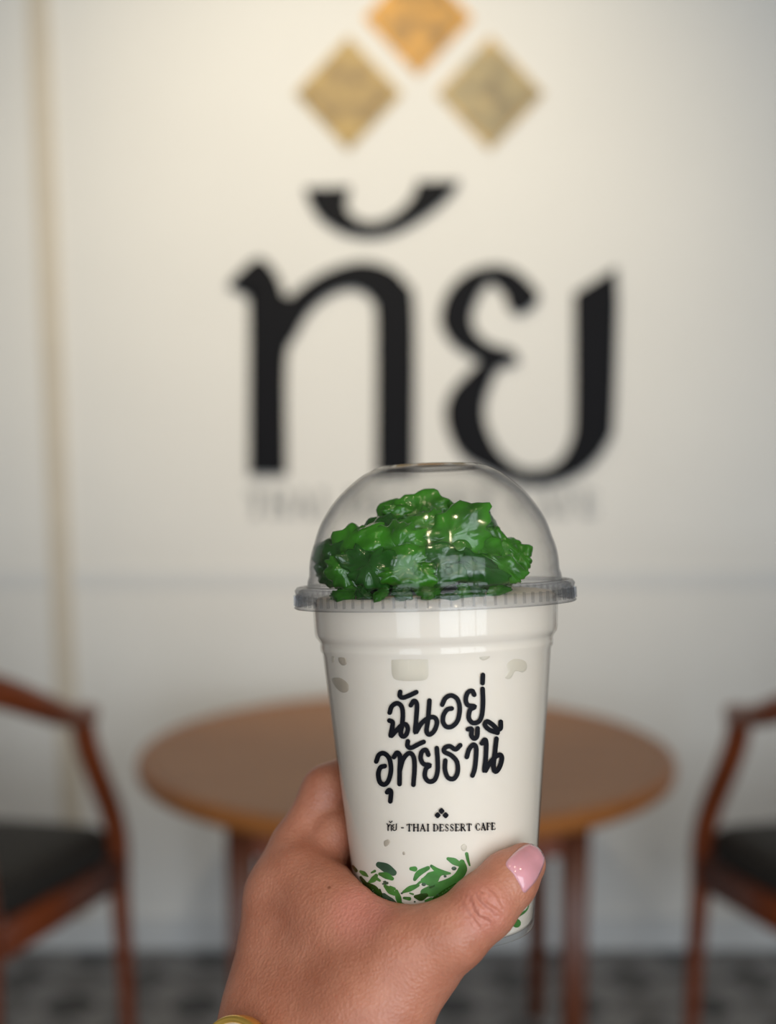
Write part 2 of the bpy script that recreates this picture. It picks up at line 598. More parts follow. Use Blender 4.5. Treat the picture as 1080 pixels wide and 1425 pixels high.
# stroke font for the plain capital lettering: strokes on a 0..1 by 0..1 cell, (points, heavy)
FONT = {
    'T': (0.86, [([(0, .97), (1, .97)], 0), ([(.5, 0), (.5, 1)], 1), ([(0.03, .97), (0.03, .8)], 0), ([(.97, .97), (.97, .8)], 0), ([(.3, .02), (.7, .02)], 0)]),
    'H': (0.95, [([(.14, 0), (.14, 1)], 1), ([(.86, 0), (.86, 1)], 1), ([(.14, .52), (.86, .52)], 0), ([(0, .02), (.3, .02)], 0), ([(0, .98), (.3, .98)], 0), ([(.7, .02), (1, .02)], 0), ([(.7, .98), (1, .98)], 0)]),
    'A': (0.92, [([(.08, 0), (.48, 1)], 0), ([(.48, 1), (.88, 0)], 1), ([(.24, .34), (.72, .34)], 0), ([(0, .02), (.22, .02)], 0), ([(.72, .02), (1, .02)], 0)]),
    'I': (0.42, [([(.5, 0), (.5, 1)], 1), ([(.1, .02), (.9, .02)], 0), ([(.1, .98), (.9, .98)], 0)]),
    'D': (0.90, [([(.17, 0), (.17, 1)], 1), ([(0, .98), (.5, .98), (.82, .8), (.9, .5), (.82, .2), (.5, .02), (0, .02)], 0), ([(.88, .7), (.9, .5), (.88, .3)], 1)]),
    'E': (0.76, [([(.2, 0), (.2, 1)], 1), ([(0, .98), (.92, .98), (.92, .8)], 0), ([(.2, .52), (.7, .52)], 0), ([(0, .02), (1, .02), (1, .22)], 0)]),
    'S': (0.70, [([(.85, .78), (.78, .93), (.5, 1), (.2, .9), (.16, .72), (.35, .58), (.66, .44), (.86, .27), (.76, .08), (.48, 0), (.16, .08), (.1, .24)], 0), ([(.28, .64), (.72, .4)], 1)]),
    'R': (0.90, [([(.17, 0), (.17, 1)], 1), ([(0, .98), (.5, .98), (.74, .88), (.74, .62), (.5, .5), (.17, .5)], 0), ([(.44, .5), (.92, 0)], 1), ([(0, .02), (.36, .02)], 0)]),
    'C': (0.88, [([(.9, .72), (.82, .92), (.55, 1), (.25, .9), (.08, .5), (.25, .1), (.55, 0), (.85, .1), (.93, .25)], 0), ([(.14, .7), (.08, .5), (.14, .3)], 1)]),
    'F': (0.74, [([(.2, 0), (.2, 1)], 1), ([(0, .98), (.95, .98), (.95, .8)], 0), ([(.2, .52), (.72, .52)], 0), ([(0, .02), (.45, .02)], 0)]),
}


def stroke_flat(pts, w):
    """flat stroke with round ends in 2-D: returns verts, faces"""
    pts = [np.asarray(p, float) for p in pts]
    v, f = [], []
    m = len(pts)
    nrm = []
    for k in range(m):
        t = pts[min(k + 1, m - 1)] - pts[max(k - 1, 0)]
        t = t / (np.linalg.norm(t) + 1e-9)
        nrm.append(np.array([-t[1], t[0]]))
    ws = w if isinstance(w, (list, tuple, np.ndarray)) else [w] * m
    for k in range(m):
        v += [pts[k] + nrm[k] * ws[k] / 2, pts[k] - nrm[k] * ws[k] / 2]
    for k in range(m - 1):
        f.append((2 * k, 2 * k + 1, 2 * k + 3, 2 * k + 2))
    for k, sgn in ((0, -1), (m - 1, 1)):
        t = np.array([nrm[k][1], -nrm[k][0]]) * sgn
        idx = []
        for a in np.linspace(0, math.pi, 7):
            v.append(pts[k] + (nrm[k] * math.cos(a) + t * math.sin(a)) * ws[k] / 2)
            idx.append(len(v) - 1)
        f.append(tuple(idx))
    return v, f


def word_layout(text, x0, x1, height, aspect):
    """letter cells filling x0..x1: list of (char, x, width)"""
    gap, space = 0.22, 0.62
    total = sum((FONT[c][0] if c in FONT else space) for c in text) + gap * (len(text) - 1)
    k = (x1 - x0) / total
    out, x = [], x0
    for c in text:
        w = (FONT[c][0] if c in FONT else space) * k
        if c in FONT:
            out.append((c, x, w))
        x += w + gap * k
    return out


# small grey line of lettering under the big sign letters
t = empty('wall_lettering', on_y(590, 722, WALL_Y))
tag(t, 'thin grey line of small capital letters under the big black sign letters', 'lettering')
tl = np.array(t.location)
for c, x, w in word_layout('THAI DESSERT CAFE', 345, 832, 34, 1):
    vv, ff = [], []
    for pts, heavy in FONT[c][1]:
        sp = [(x + p[0] * w * 0.9, 716 - p[1] * 32) for p in pts]
        a, b = stroke_flat(sp, 7.0 if heavy else 3.0)
        n0 = len(vv)
        k = len(a)
        for d in (0.0, 0.008):
            vv += [on_y(q[0], q[1], WALL_Y) - np.array([0, d, 0]) - tl for q in a]
        ff += [tuple(i + n0 for i in q) for q in b] + [tuple(i + n0 + k for i in q)[::-1] for q in b]
        from collections import Counter
        ed = Counter()
        for q in b:
            for i in range(len(q)):
                ed[(q[i], q[(i + 1) % len(q)])] += 1
        for (i, j), _n in ed.items():
            if (j, i) not in ed:
                ff.append((i + n0, j + n0, j + n0 + k, i + n0 + k))
    mesh_obj('letter', vv, ff, M_SMALL, t, False)

# ------------------------------------------------------------------ table
TX, TY, TZ, TR = 0.034, 2.585, 0.652, 0.508
t = empty('round_table', (TX, TY, 0))
tag(t, 'round brown wooden cafe table on four red-brown legs by the white wall', 'table')
mesh_obj('tabletop', *lathe_vf([(0, TZ - 0.004), (TR - 0.03, TZ - 0.004), (TR - 0.022, TZ - 0.003), (TR - 0.022, TZ - 0.03), (0, TZ - 0.03)], 96), M_TABLE, t)
tt = mesh_obj('table_edge', *lathe_vf([(TR - 0.022, TZ - 0.004), (TR - 0.010, TZ), (TR - 0.003, TZ - 0.004), (TR, TZ - 0.015), (TR - 0.004, TZ - 0.030), (TR - 0.012, TZ - 0.036), (TR - 0.022, TZ - 0.036)], 96, True), M_TEDGE, t)
LA = 0.285
for sx in (-1, 1):
    for sy in (-1, 1):
        mesh_obj('leg', *sweep_vf([(sx * LA, sy * LA, 0), (sx * LA, sy * LA, 0.3), (sx * LA, sy * LA, TZ - 0.031)],
                                  [(0.017, 0.017), (0.021, 0.021), (0.025, 0.025)], 12, 6, (0, 1, 0)), M_TLEG, t)
    box('apron', sx * LA - 0.012, sx * LA + 0.012, -LA + 0.02, LA - 0.02, TZ - 0.115, TZ - 0.031, M_CHAIR, t)
    box('apron', -LA + 0.02, LA - 0.02, sx * LA - 0.012, sx * LA + 0.012, TZ - 0.115, TZ - 0.031, M_CHAIR, t)

# ------------------------------------------------------------------ armchairs
def make_chair(name, label, loc, rz):
    t = empty(name, loc, rz)
    tag(t, label, 'chair', 'wooden armchairs beside the round table')
    for s in (-1, 1):
        fl = [(s * .266, .225, 0), (s * .258, .222, .2), (s * .252, .215, .36), (s * .250, .212, .455),
              (s * .245, .190, .53), (s * .235, .145, .615), (s * .228, .115, .68), (s * .226, .102, .735)]
        p = catmull(fl, 5)
        d = [(0.013 + 0.009 * min(1, i / (len(p) * 0.45)), 0.013 + 0.007 * min(1, i / (len(p) * 0.45))) for i in range(len(p))]
        mesh_obj('leg', *sweep_vf(p, d, 12, 2.6, (0, 1, 0)), M_CHAIR, t)
        rl = [(s * .192, -.245, 0), (s * .188, -.215, .2), (s * .184, -.205, .42), (s * .178, -.23, .6), (s * .165, -.27, .850)]
        p = catmull(rl, 5)
        d = [(0.013 + 0.008 * min(1, i / (len(p) * 0.45)), 0.013 + 0.008 * min(1, i / (len(p) * 0.45))) for i in range(len(p))]
        mesh_obj('leg', *sweep_vf(p, d, 12, 2.6, (0, 1, 0)), M_CHAIR, t)
        mesh_obj('side_rail', *sweep_vf([(s * .252, .205, .405), (s * .186, -.20, .405)], (0.013, 0.032), 12, 6), M_CHAIR, t)
    mesh_obj('front_rail', *sweep_vf([(-.25, .207, .405), (.25, .207, .405)], (0.012, 0.030), 12, 6), M_CHAIR, t)
    mesh_obj('back_rail', *sweep_vf([(-.184, -.205, .405), (.184, -.205, .405)], (0.012, 0.030), 12, 6), M_CHAIR, t)
    bow = [(.224, .122, .732), (.234, .07, .741), (.250, -.03, .762), (.246, -.13, .800), (.205, -.235, .848), (.11, -.292, .868), (0, -.31, .872)]
    bow = bow + [(-x, y, z) for x, y, z in bow[-2::-1]]
    p = catmull(bow, 5)
    mesh_obj('arm_bow', *sweep_vf(p, [(0.026 + .004 * math.sin(math.pi * i / (len(p) - 1)), 0.019 + 0.016 * math.sin(math.pi * i / (len(p) - 1)) ** 4) for i in range(len(p))], 14, 2.6), M_CHAIR, t)
    # cushion: rounded trapezoid pad
    v, f = [], []
    n = 48
    lay = [(0.93, .438), (0.985, .442), (1.0, .456), (0.99, .484), (0.95, .497), (0.75, .503), (0.4, .505)]
    for sc, z in lay:
        for i in range(n):
            a = 2 * math.pi * i / n
            c, s_ = math.cos(a), math.sin(a)
            x = math.copysign(abs(c) ** 0.3, c); y = math.copysign(abs(s_) ** 0.3, s_)
            wx = 0.231 + 0.033 * y
            v.append((x * wx * sc, 0.006 + y * 0.204 * sc, z))
    for k in range(len(lay) - 1):
        for i in range(n):
            j = (i + 1) % n
            f.append((k * n + i, k * n + j, (k + 1) * n + j, (k + 1) * n + i))
    f.append(tuple(range(n))[::-1]); f.append(tuple((len(lay) - 1) * n + i for i in range(n)))
    mesh_obj('seat_cushion', v, f, M_SEAT, t)
    return t


make_chair('armchair', 'red-brown wooden armchair with charcoal seat, beside the cream wall strip', (-.807, 2.447, 0), math.radians(-10))
make_chair('armchair', 'red-brown wooden armchair with charcoal seat, across the table from the cream strip', (.893, 2.447, 0), math.radians(10))

# ------------------------------------------------------------------ lamps of the room (above and behind the photographer)
def downlight(x, y):
    t = empty('ceiling_downlight', (x, y, RH))
    tag(t, 'round recessed warm ceiling downlight', 'lamp', 'ceiling downlights')
    mesh_obj('rim', *lathe_vf([(0.040, 0), (0.040, -0.012), (0.055, -0.010), (0.058, 0)], 32, True), M_FIX, t)
    mesh_obj('lamp_disc', *lathe_vf([(0, -0.004), (0.039, -0.004)], 32), M_LAMP, t)


for x, y in ((-0.25, -0.35), (0.55, -0.35), (-0.25, -1.3), (0.55, -1.3), (1.4, -0.35)):
    downlight(x, y)
t = empty('track_spotlight', (-0.14, 1.30, RH))
tag(t, 'small white ceiling spotlight aimed at the wall sign', 'lamp')
mesh_obj('stem', *lathe_vf([(0, 0), (0.03, 0), (0.03, -0.015), (0.008, -0.02), (0.008, -0.14), (0, -0.14)], 24), M_FIX, t)
hd = mesh_obj('lamp_head', *lathe_vf([(0, 0.1), (0.03, 0.1), (0.045, 0.06), (0.045, -0.03), (0.041, -0.03), (0.041, 0.05), (0, 0.055)], 32), M_FIX, t)
hd.location = (0, -0.07, -0.17)
hd.rotation_euler = (math.radians(60), 0, 0)

# ------------------------------------------------------------------ the cup (local metres, z up the axis from the base)
DEPTH = 0.49
CH = 0.118
rimc = P(605, 828, DEPTH)
ax = np.array([-math.sin(math.radians(1.9)), math.sin(math.radians(5.2)), 1.0])
ax /= np.linalg.norm(ax)
cx_ = np.cross(np.array([0, 1.0, 0]), ax); cx_ /= np.linalg.norm(cx_)
cy_ = np.cross(ax, cx_)
base = rimc - ax * CH
CM = Matrix([[cx_[0], cy_[0], ax[0], base[0]], [cx_[1], cy_[1], ax[1], base[1]], [cx_[2], cy_[2], ax[2], base[2]], [0, 0, 0, 1]])
R3 = np.stack([cx_, cy_, ax])            # world -> local rows


def to_local(p):
    return R3 @ (np.asarray(p) - base)


def to_world(p):
    return base + R3.T @ np.asarray(p)


R0, KZ = 0.0310, 0.0975


def cup_hit(px, py, off):
    """front hit of a camera ray with the cup's straight side, moved out by off; local coordinates"""
    o_ = to_local(CAM); d = R3 @ ray(px, py)
    a = d[0] ** 2 + d[1] ** 2 - (KZ * d[2]) ** 2
    r = R0 + off + KZ * o_[2]
    b = 2 * (o_[0] * d[0] + o_[1] * d[1] - r * KZ * d[2])
    c = o_[0] ** 2 + o_[1] ** 2 - r * r
    q = b * b - 4 * a * c
    t = (-b - math.sqrt(max(q, 0))) / (2 * a)
    return o_ + d * t


cup = empty('plastic_cup', matrix=CM)
tag(cup, 'clear plastic takeaway cup with black printed Thai lettering, held in a hand', 'cup')
mm = 0.001
outer = [(29.0, 0), (30.6, .6), (31.15, 1.6), (34.2, 33), (40.6, 98.5), (41.3, 99.6), (41.5, 101), (41.3, 102.2), (41.9, 103.4),
         (42.9, 104.6), (43.2, 106), (43.6, 115.0), (43.9, 117), (46.6, 117.4), (46.8, 118.2), (46.2, 118.8), (43.6, 118.8)]
inner = [(43.2, 117), (42.9, 115), (42.5, 106), (42.2, 104.8), (41.3, 103.6), (40.7, 102.2), (40.9, 101), (40.7, 99.8), (40.15, 98.4), (33.87, 33), (30.9, 3), (29.9, 2.4), (0, 2.4)]
bot = [(0, 3.2 - 1.6), (27.5, 1.6), (28.0, 0)]
mesh_obj('cup_wall', *lathe_vf([(r * mm, z * mm) for r, z in bot + outer + inner], 128), M_CUP, cup)


def surf_mesh(px_verts, faces, off0, off1):
    """solid patch on the cup side between two radial offsets, from verts in photo pixels"""
    n = len(px_verts)
    v = [cup_hit(p[0], p[1], off0) for p in px_verts] + [cup_hit(p[0], p[1], off1) for p in px_verts]
    f = [tuple(q) for q in faces] + [tuple(i + n for i in q)[::-1] for q in faces]
    es = set()
    for q in faces:
        for i in range(len(q)):
            es.add((q[i], q[(i + 1) % len(q)]))
    for i, j in es:
        if (j, i) not in es:
            f.append((i, j, j + n, i + n))
    return v, f


def merge(parts):
    v, f = [], []
    for a, b in parts:
        n = len(v)
        v += list(a)
        f += [tuple(i + n for i in q) for q in b]
    return v, f


def print_part(name, strokes, width, conv, sub=6):
    parts = []
    for s in strokes:
        pts = [conv(p) for p in s]
        pts = catmull(pts, sub) if len(pts) > 2 else catmull(pts, 3)
        a, b = stroke_flat(pts, width)
        parts.append(surf_mesh(a, b, 0.00001, 0.00009))
    v, f = merge(parts)
    return mesh_obj(name, v, f, M_PRINT, cup, smooth=False)


def cA(p):
    return (500 + p[0] / 4.909, 920 + p[1] / 4.909)


line1 = [
    [(208, 352), (222, 310), (258, 288), (290, 312), (298, 370), (292, 440), (283, 495), (300, 515), (322, 500), (332, 460), (316, 432), (285, 442), (248, 480), (215, 512), (225, 455), (228, 418), (206, 406)],
    [(280, 210), (277, 236), (297, 250), (340, 236), (390, 212)],
    [(352, 302), (374, 272), (394, 298), (389, 400), (384, 488), (425, 425), (475, 388), (515, 386), (531, 420), (514, 474), (480, 502), (460, 478), (470, 400), (480, 270)],
    [(567, 298), (590, 252), (630, 235), (670, 260), (687, 320), (675, 400), (640, 443), (600, 450), (574, 420), (575, 372), (600, 332), (632, 324)],
    [(786, 230), (772, 204), (742, 215), (728, 260), (742, 300), (790, 311), (757, 335), (749, 388), (775, 422), (815, 414), (838, 370), (846, 280), (843, 190)],
    [(845, 95), (843, 150)],
    [(743, 466), (768, 464), (767, 508), (785, 529), (805, 513), (809, 460)]]
line2 = [
    [(116, 686), (135, 640), (170, 631), (204, 665), (217, 740), (200, 815), (170, 844), (140, 825), (130, 770), (145, 727), (174, 717)],
    [(190, 896), (202, 882), (217, 894), (212, 958)],
    [(236, 656), (258, 626), (278, 652), (276, 750), (275, 840)],
    [(276, 750), (300, 670), (340, 629), (370, 652), (378, 720), (370, 845)],
    [(332, 548), (330, 580), (355, 592), (400, 570), (440, 552)],
    [(472, 640), (456, 607), (428, 620), (420, 665), (440, 703), (482, 712), (456, 735), (449, 788), (475, 822), (513, 813), (534, 760), (536, 680), (530, 595)],
    [(690, 575), (658, 603), (620, 582), (586, 592), (582, 620), (630, 645), (668, 690), (672, 760), (645, 804), (606, 795), (586, 742), (588, 680)],
    [(735, 655), (752, 600), (780, 572), (799, 592), (797, 670), (788, 740), (774, 782)],
    [(838, 562), (858, 537), (868, 562), (865, 660), (857, 753), (890, 700), (930, 655), (964, 640), (975, 670), (956, 730), (931, 755), (918, 722), (928, 620), (938, 530)],
    [(945, 490), (890, 470), (859, 436), (875, 412), (915, 437), (945, 466), (966, 458), (967, 415)]]
print_part('printed_lettering', line1, 6.7, cA)
print_part('printed_lettering', line2, 6.7, cA)


def cB(p):
    return (520 + p[0] / 5.684, 1115 + p[1] / 5.684)


parts = []
for cx, cy in ((537, 77), (506, 111), (570, 111)):
    h = 23.0
    out = []
    for k in range(4):
        a = k * math.pi / 2
        for da in (-0.22, 0.22):
            out.append(cB((cx + h * 1.02 * math.sin(a + da), cy - h * 1.05 * math.cos(a + da))))
    parts.append(surf_mesh(out, [tuple(range(8))], 0.00001, 0.00009))
mesh_obj('printed_emblem', *merge(parts), M_PRINT, cup, False)


def base_y(x):      # baseline of the small caption, crop pixels
    return 238 - 0.5 * max(0, (x - 520) / 100) ** 2 * 1.25


parts = []
for word, x0, x1 in (('THAI', 262, 440), ('DESSERT', 472, 775), ('CAFE', 808, 962)):
    for c, x, w in word_layout(word, x0, x1, 57, 1):
        for pts, heavy in FONT[c][1]:
            sp = [cB((x + p[0] * w, base_y(x + w / 2) - 2 - p[1] * 53)) for p in pts]
            sp = catmull(sp, 3) if len(sp) > 4 else sp
            parts.append(surf_mesh(*stroke_flat(sp, 2.0 if heavy else 1.05), 0.00001, 0.00009))
for s, w in (([(114, 232), (114, 186), (106, 180)], 1.6), ([(114, 205), (130, 182), (140, 190), (140, 232)], 1.6),
             ([(160, 186), (152, 188), (150, 200), (160, 207), (152, 214), (152, 226), (164, 232), (178, 226), (180, 180)], 1.5),
             ([(124, 160), (134, 170), (146, 158)], 1.5), ([(220, 210), (236, 210)], 1.6)):
    parts.append(surf_mesh(*stroke_flat([cB(p) for p in s], w), 0.00001, 0.00009))
mesh_obj('printed_caption', *merge(parts), M_PRINT, cup, False)

# the drink, a solid filling the cup
GAP = 0.0009
dr = [(0, 2.6), (29.0, 2.6), (30.0, 3.4)]
dr = [(0, 2.6), (29.8, 2.7), (30.7, 4)] + [(31 + 0.0975 * z - 0.52, z) for z in (10, 33, 60, 80, 96)] + \
     [(40.05, 98.4), (40.55, 99.9), (40.75, 101), (40.55, 102.2), (41.15, 103.6), (42.05, 104.9), (42.35, 106.5), (42.75, 115), (42.8, 117), (41.5, 118.4), (38, 119), (25, 120.5), (0, 121.5)]
drink = mesh_obj('iced_drink', *lathe_vf([(r * mm, z * mm) for r, z in dr], 128), M_MILK)
drink.matrix_world = CM
tag(drink, 'pale coconut milk drink filling the clear cup', 'drink')

# ice lumps showing at the side of the drink: flattened rounded solids lying against the wall
def blob_px(name, outline, mat, label, off_in=-0.0016, off_out=-0.00048, cat='ice', group='ice lumps in the drink', dome=True):
    c = np.mean(np.array(outline, float), axis=0)
    ol = closed_curve(outline)
    n = len(ol)
    v, f = [], []
    for sc, off in ((1.0, off_in), (1.0, off_out - 0.00015), (0.9, off_out), (0.5, off_out + 0.00003)):
        for p in ol:
            q = c + (np.array(p) - c) * sc
            v.append(cup_hit(q[0], q[1], off))
    for k in range(3):
        for i in range(n):
            j = (i + 1) % n
            f.append((k * n + i, k * n + j, (k + 1) * n + j, (k + 1) * n + i))
    v.append(cup_hit(c[0], c[1], off_out + 0.00003)); m = len(v) - 1
    for i in range(n):
        f.append((3 * n + i, 3 * n + (i + 1) % n, m))
    f.append(tuple(range(n))[::-1])
    o_ = mesh_obj(name, v, f, mat)
    o_.matrix_world = CM
    tag(o_, label, cat, group)
    return o_


def c2(pts):       # second crop: 430,820 at 3x
    return [(430 + x / 3.0, 820 + y / 3.0) for x, y in pts]


blob_px('ice_cube', c2([(345, 262), (380, 245), (450, 250), (495, 258), (505, 320), (498, 378), (440, 388), (365, 384), (342, 360), (340, 300)]), M_ICE, 'large pale square ice cube in the drink above the handwritten lettering')
blob_px('ice_lump', c2([(92, 372), (130, 368), (165, 395), (166, 425), (140, 434), (110, 410)]), M_ICED, 'grey oval ice lump in the drink, above the index finger')
blob_px('ice_lump', c2([(125, 272), (148, 278), (160, 310), (140, 320), (122, 300)]), M_ICED, 'small grey ice chip above the grey oval ice lump')
blob_px('ice_lump', c2([(95, 265), (106, 270), (106, 300), (94, 306)]), M_ICE, 'tiny pale ice sliver at the cup edge over the grey lump')
blob_px('ice_lump', c2([(712, 275), (745, 250), (768, 252), (755, 285), (730, 298), (714, 292)]), M_ICE, 'small tan ice lump right beside the tone mark of the lettering')
blob_px('ice_lump', c2([(825, 310), (860, 288), (905, 298), (914, 330), (895, 348), (862, 342), (840, 375), (815, 372), (828, 340)]), M_ICE, 'kidney-shaped pale ice lump, larger, beside the small tan lump')
blob_px('ice_lump', c2([(312, 1052), (330, 1044), (340, 1052), (330, 1070), (315, 1074)]), M_ICED, 'tiny tan bubble below the printed caption')
blob_px('ice_lump', [(641, 1178), (646, 1174), (650, 1178), (648, 1184), (643, 1184)], M_ICE, 'tiny pale bubble over the green jelly near the thumb')
blob_px('ice_lump', [(560, 1186), (563, 1185), (564, 1189), (561, 1190)], M_ICED, 'pinhead bubble between caption and green jelly')

# green jelly strands in the bottom of the cup, lying against the wall
def cC(p):
    return (480 + p[0] / 5.4, 1170 + p[1] / 5.4)


strands = [
    ([(118, 232), (145, 248), (172, 268)], [20, 30, 10], 0), ([(185, 310), (215, 290), (235, 262)], [18, 40, 26], 0),
    ([(225, 275), (262, 300)], [26, 16], 0), ([(262, 250), (310, 262), (355, 285)], [22, 44, 26], 0),
    ([(170, 330), (210, 370), (250, 420)], [34, 70, 60], 1), ([(262, 368), (270, 400)], [14, 20], 1),
    ([(302, 340), (340, 375), (372, 400)], [22, 44, 26], 0), ([(388, 378), (402, 430), (418, 480)], [22, 40, 24], 0),
    ([(290, 420), (330, 470), (395, 520)], [50, 85, 60], 2), ([(255, 180), (310, 205), (365, 240)], [40, 62, 44], 2),
    ([(498, 210), (525, 212)], [26, 36], 0), ([(525, 290), (555, 245), (625, 205)], [24, 40, 28], 0),
    ([(650, 190), (690, 220), (735, 240), (790, 245)], [20, 32, 36, 14], 0), ([(590, 300), (640, 290), (690, 262), (720, 255)], [40, 92, 70, 20], 0),
    ([(440, 385), (490, 360), (550, 335)], [18, 38, 22], 0), ([(600, 390), (690, 365), (790, 315), (850, 270), (885, 215), (880, 160)], [60, 88, 66, 60, 62, 36], 0),
    ([(775, 135), (820, 155), (865, 180)], [22, 46, 30], 0), ([(915, 98), (925, 145), (938, 185)], [24, 20, 12], 0),
    ([(530, 420), (570, 425), (610, 410)], [24, 50, 30], 1), ([(430, 470), (475, 500), (530, 515), (590, 500)], [10, 22, 34, 30], 0),
    ([(445, 430), (485, 436)], [18, 26], 0), ([(580, 490), (640, 470), (700, 430), (740, 400)], [30, 46, 44, 30], 1),
    ([(700, 420), (760, 385), (830, 330)], [30, 44, 20], 1), ([(118, 275), (150, 320)], [18, 30], 1),
    ([(60, 190), (85, 225)], [14, 22], 1), ([(200, 240), (225, 228)], [12, 18], 0), ([(285, 325), (318, 318)], [12, 18], 2), ([(340, 345), (372, 362)], [14, 20], 0),
    ([(540, 330), (565, 312)], [10, 18], 0), ([(640, 352), (668, 338)], [12, 16], 1), ([(488, 395), (512, 402)], [10, 14], 0), ([(250, 430), (285, 468)], [26, 44], 1),
    ([(150, 318), (178, 352)], [18, 34], 1), ([(605, 452), (648, 436)], [14, 22], 0),
    ([(1370, 420), (1340, 500), (1290, 560)], [40, 70, 40], 0), ([(1230, 560), (1290, 620)], [30, 60], 0), ([(1400, 330), (1385, 400)], [20, 40], 0)]
for i, (pts, ws, kd) in enumerate(strands):
    q = catmull([np.array([*cC(p), w / 5.4]) for p, w in zip(pts, ws)], 4)
    a, b = stroke_flat([x[:2] for x in q], [x[2] * 1.12 for x in q])
    o_ = mesh_obj('jelly_strand', *surf_mesh(a, b, -0.0016, -0.00047 + 0.000008 * (i % 7)), [M_JFLAT, M_JELLY2, M_JDARK][kd], None, False)
    o_.matrix_world = CM
    tag(o_, {15: 'longest hooked bright green jelly strand in the cup bottom, above the thumb',
             8: 'large grey-green oval jelly lump in the cup bottom against the hand web',
             9: 'grey-green jelly lump in the cup bottom, topmost above the hand web',
             16: 'short bright green jelly strand over the hooked one in the cup bottom',
             17: 'thin upright green jelly sliver in the milk above the thumb'}.get(
                 i, 'dark green jelly strand in the milk at the cup bottom' if kd else 'green jelly strand in the milk at the cup bottom'), 'jelly', 'jelly strands in the bottom of the cup')
for i, (x, y, r) in enumerate([(820, 208, 20), (753, 268, 12), (593, 328, 18), (650, 192, 9), (428, 395, 10), (525, 458, 8), (300, 310, 14), (697, 405, 9)]):
    blob_px('air_bubble', [cC((x + r * math.cos(k * math.pi / 3), y + r * 0.75 * math.sin(k * math.pi / 3))) for k in range(6)], M_JDARK,
            'small dark air bubble among the jelly strands in the cup bottom', -0.0016, -0.00040, 'bubble', 'air bubbles in the cup bottom')

# ------------------------------------------------------------------ jelly heap under the dome
def leaf_mesh(seed, sx, sy, sz, lobes=6):
    rnd = random.Random(seed)
    v, f = [], []
    nu, nv = 56, 20
    ph = [rnd.uniform(0, 6.28) for _ in range(6)]
    bend = rnd.uniform(-0.35, 0.35)
    tw = rnd.uniform(-0.4, 0.4)

    def rad(a):
        return 1 + 0.06 * math.sin(lobes * a + ph[0] + 0.8 * math.sin(a + ph[3])) + 0.05 * math.sin((lobes * 2 - 1) * a + ph[1] + 1.1 * math.sin(2 * a)) + 0.04 * math.sin(17 * a + ph[5]) * (1 + math.sin(a + ph[4])) + 0.13 * math.sin(2 * a + ph[2]) + 0.09 * math.sin(3 * a + ph[4])
    rows = []
    for k in range(nv + 1):
        th = math.pi * k / nv
        rr = math.sin(th) ** 0.75 if 0 < k < nv else 0
        zz = math.copysign(abs(math.cos(th)) ** 1.3, math.cos(th))
        if k in (0, nv):
            rows.append([len(v)] * nu)
            v.append([0, 0, zz * sz])
            continue
        row = []
        for i in range(nu):
            a = 2 * math.pi * i / nu
            r = rr * rad(a)
            x, y = r * math.cos(a), r * math.sin(a)
            ridge = 0.26 * math.sin(2.6 * x + ph[3]) + 0.2 * math.sin(3.0 * y + ph[4]) + 0.06 * math.sin(7 * (x + y) + ph[5])
            z = zz * (1 + 0.2 * math.sin(3 * x + ph[2]) * math.cos(3 * y + ph[3])) + ridge
            row.append(len(v))
            v.append([x * sx, y * sy, z * sz + bend * x * x * sx * 0.9 + tw * x * y * sx * 0.7])
        rows.append(row)
    for p in v:          # crumple
        q = Vector((p[0] * 190 + seed, p[1] * 190, p[2] * 190))
        d = mnoise.noise_vector(q) * 0.0009 + mnoise.noise_vector(q * 2.3) * 0.0004
        p[0] += d[0]; p[1] += d[1]; p[2] += d[2]
    for k in range(nv):
        for i in range(nu):
            j = (i + 1) % nu
            q = []
            for x in (rows[k][i], rows[k][j], rows[k + 1][j], rows[k + 1][i]):
                if x not in q:
                    q.append(x)
            if len(q) > 2:
                f.append(q)
    return v, f


PX = DEPTH / F            # metres per pixel at the cup axis
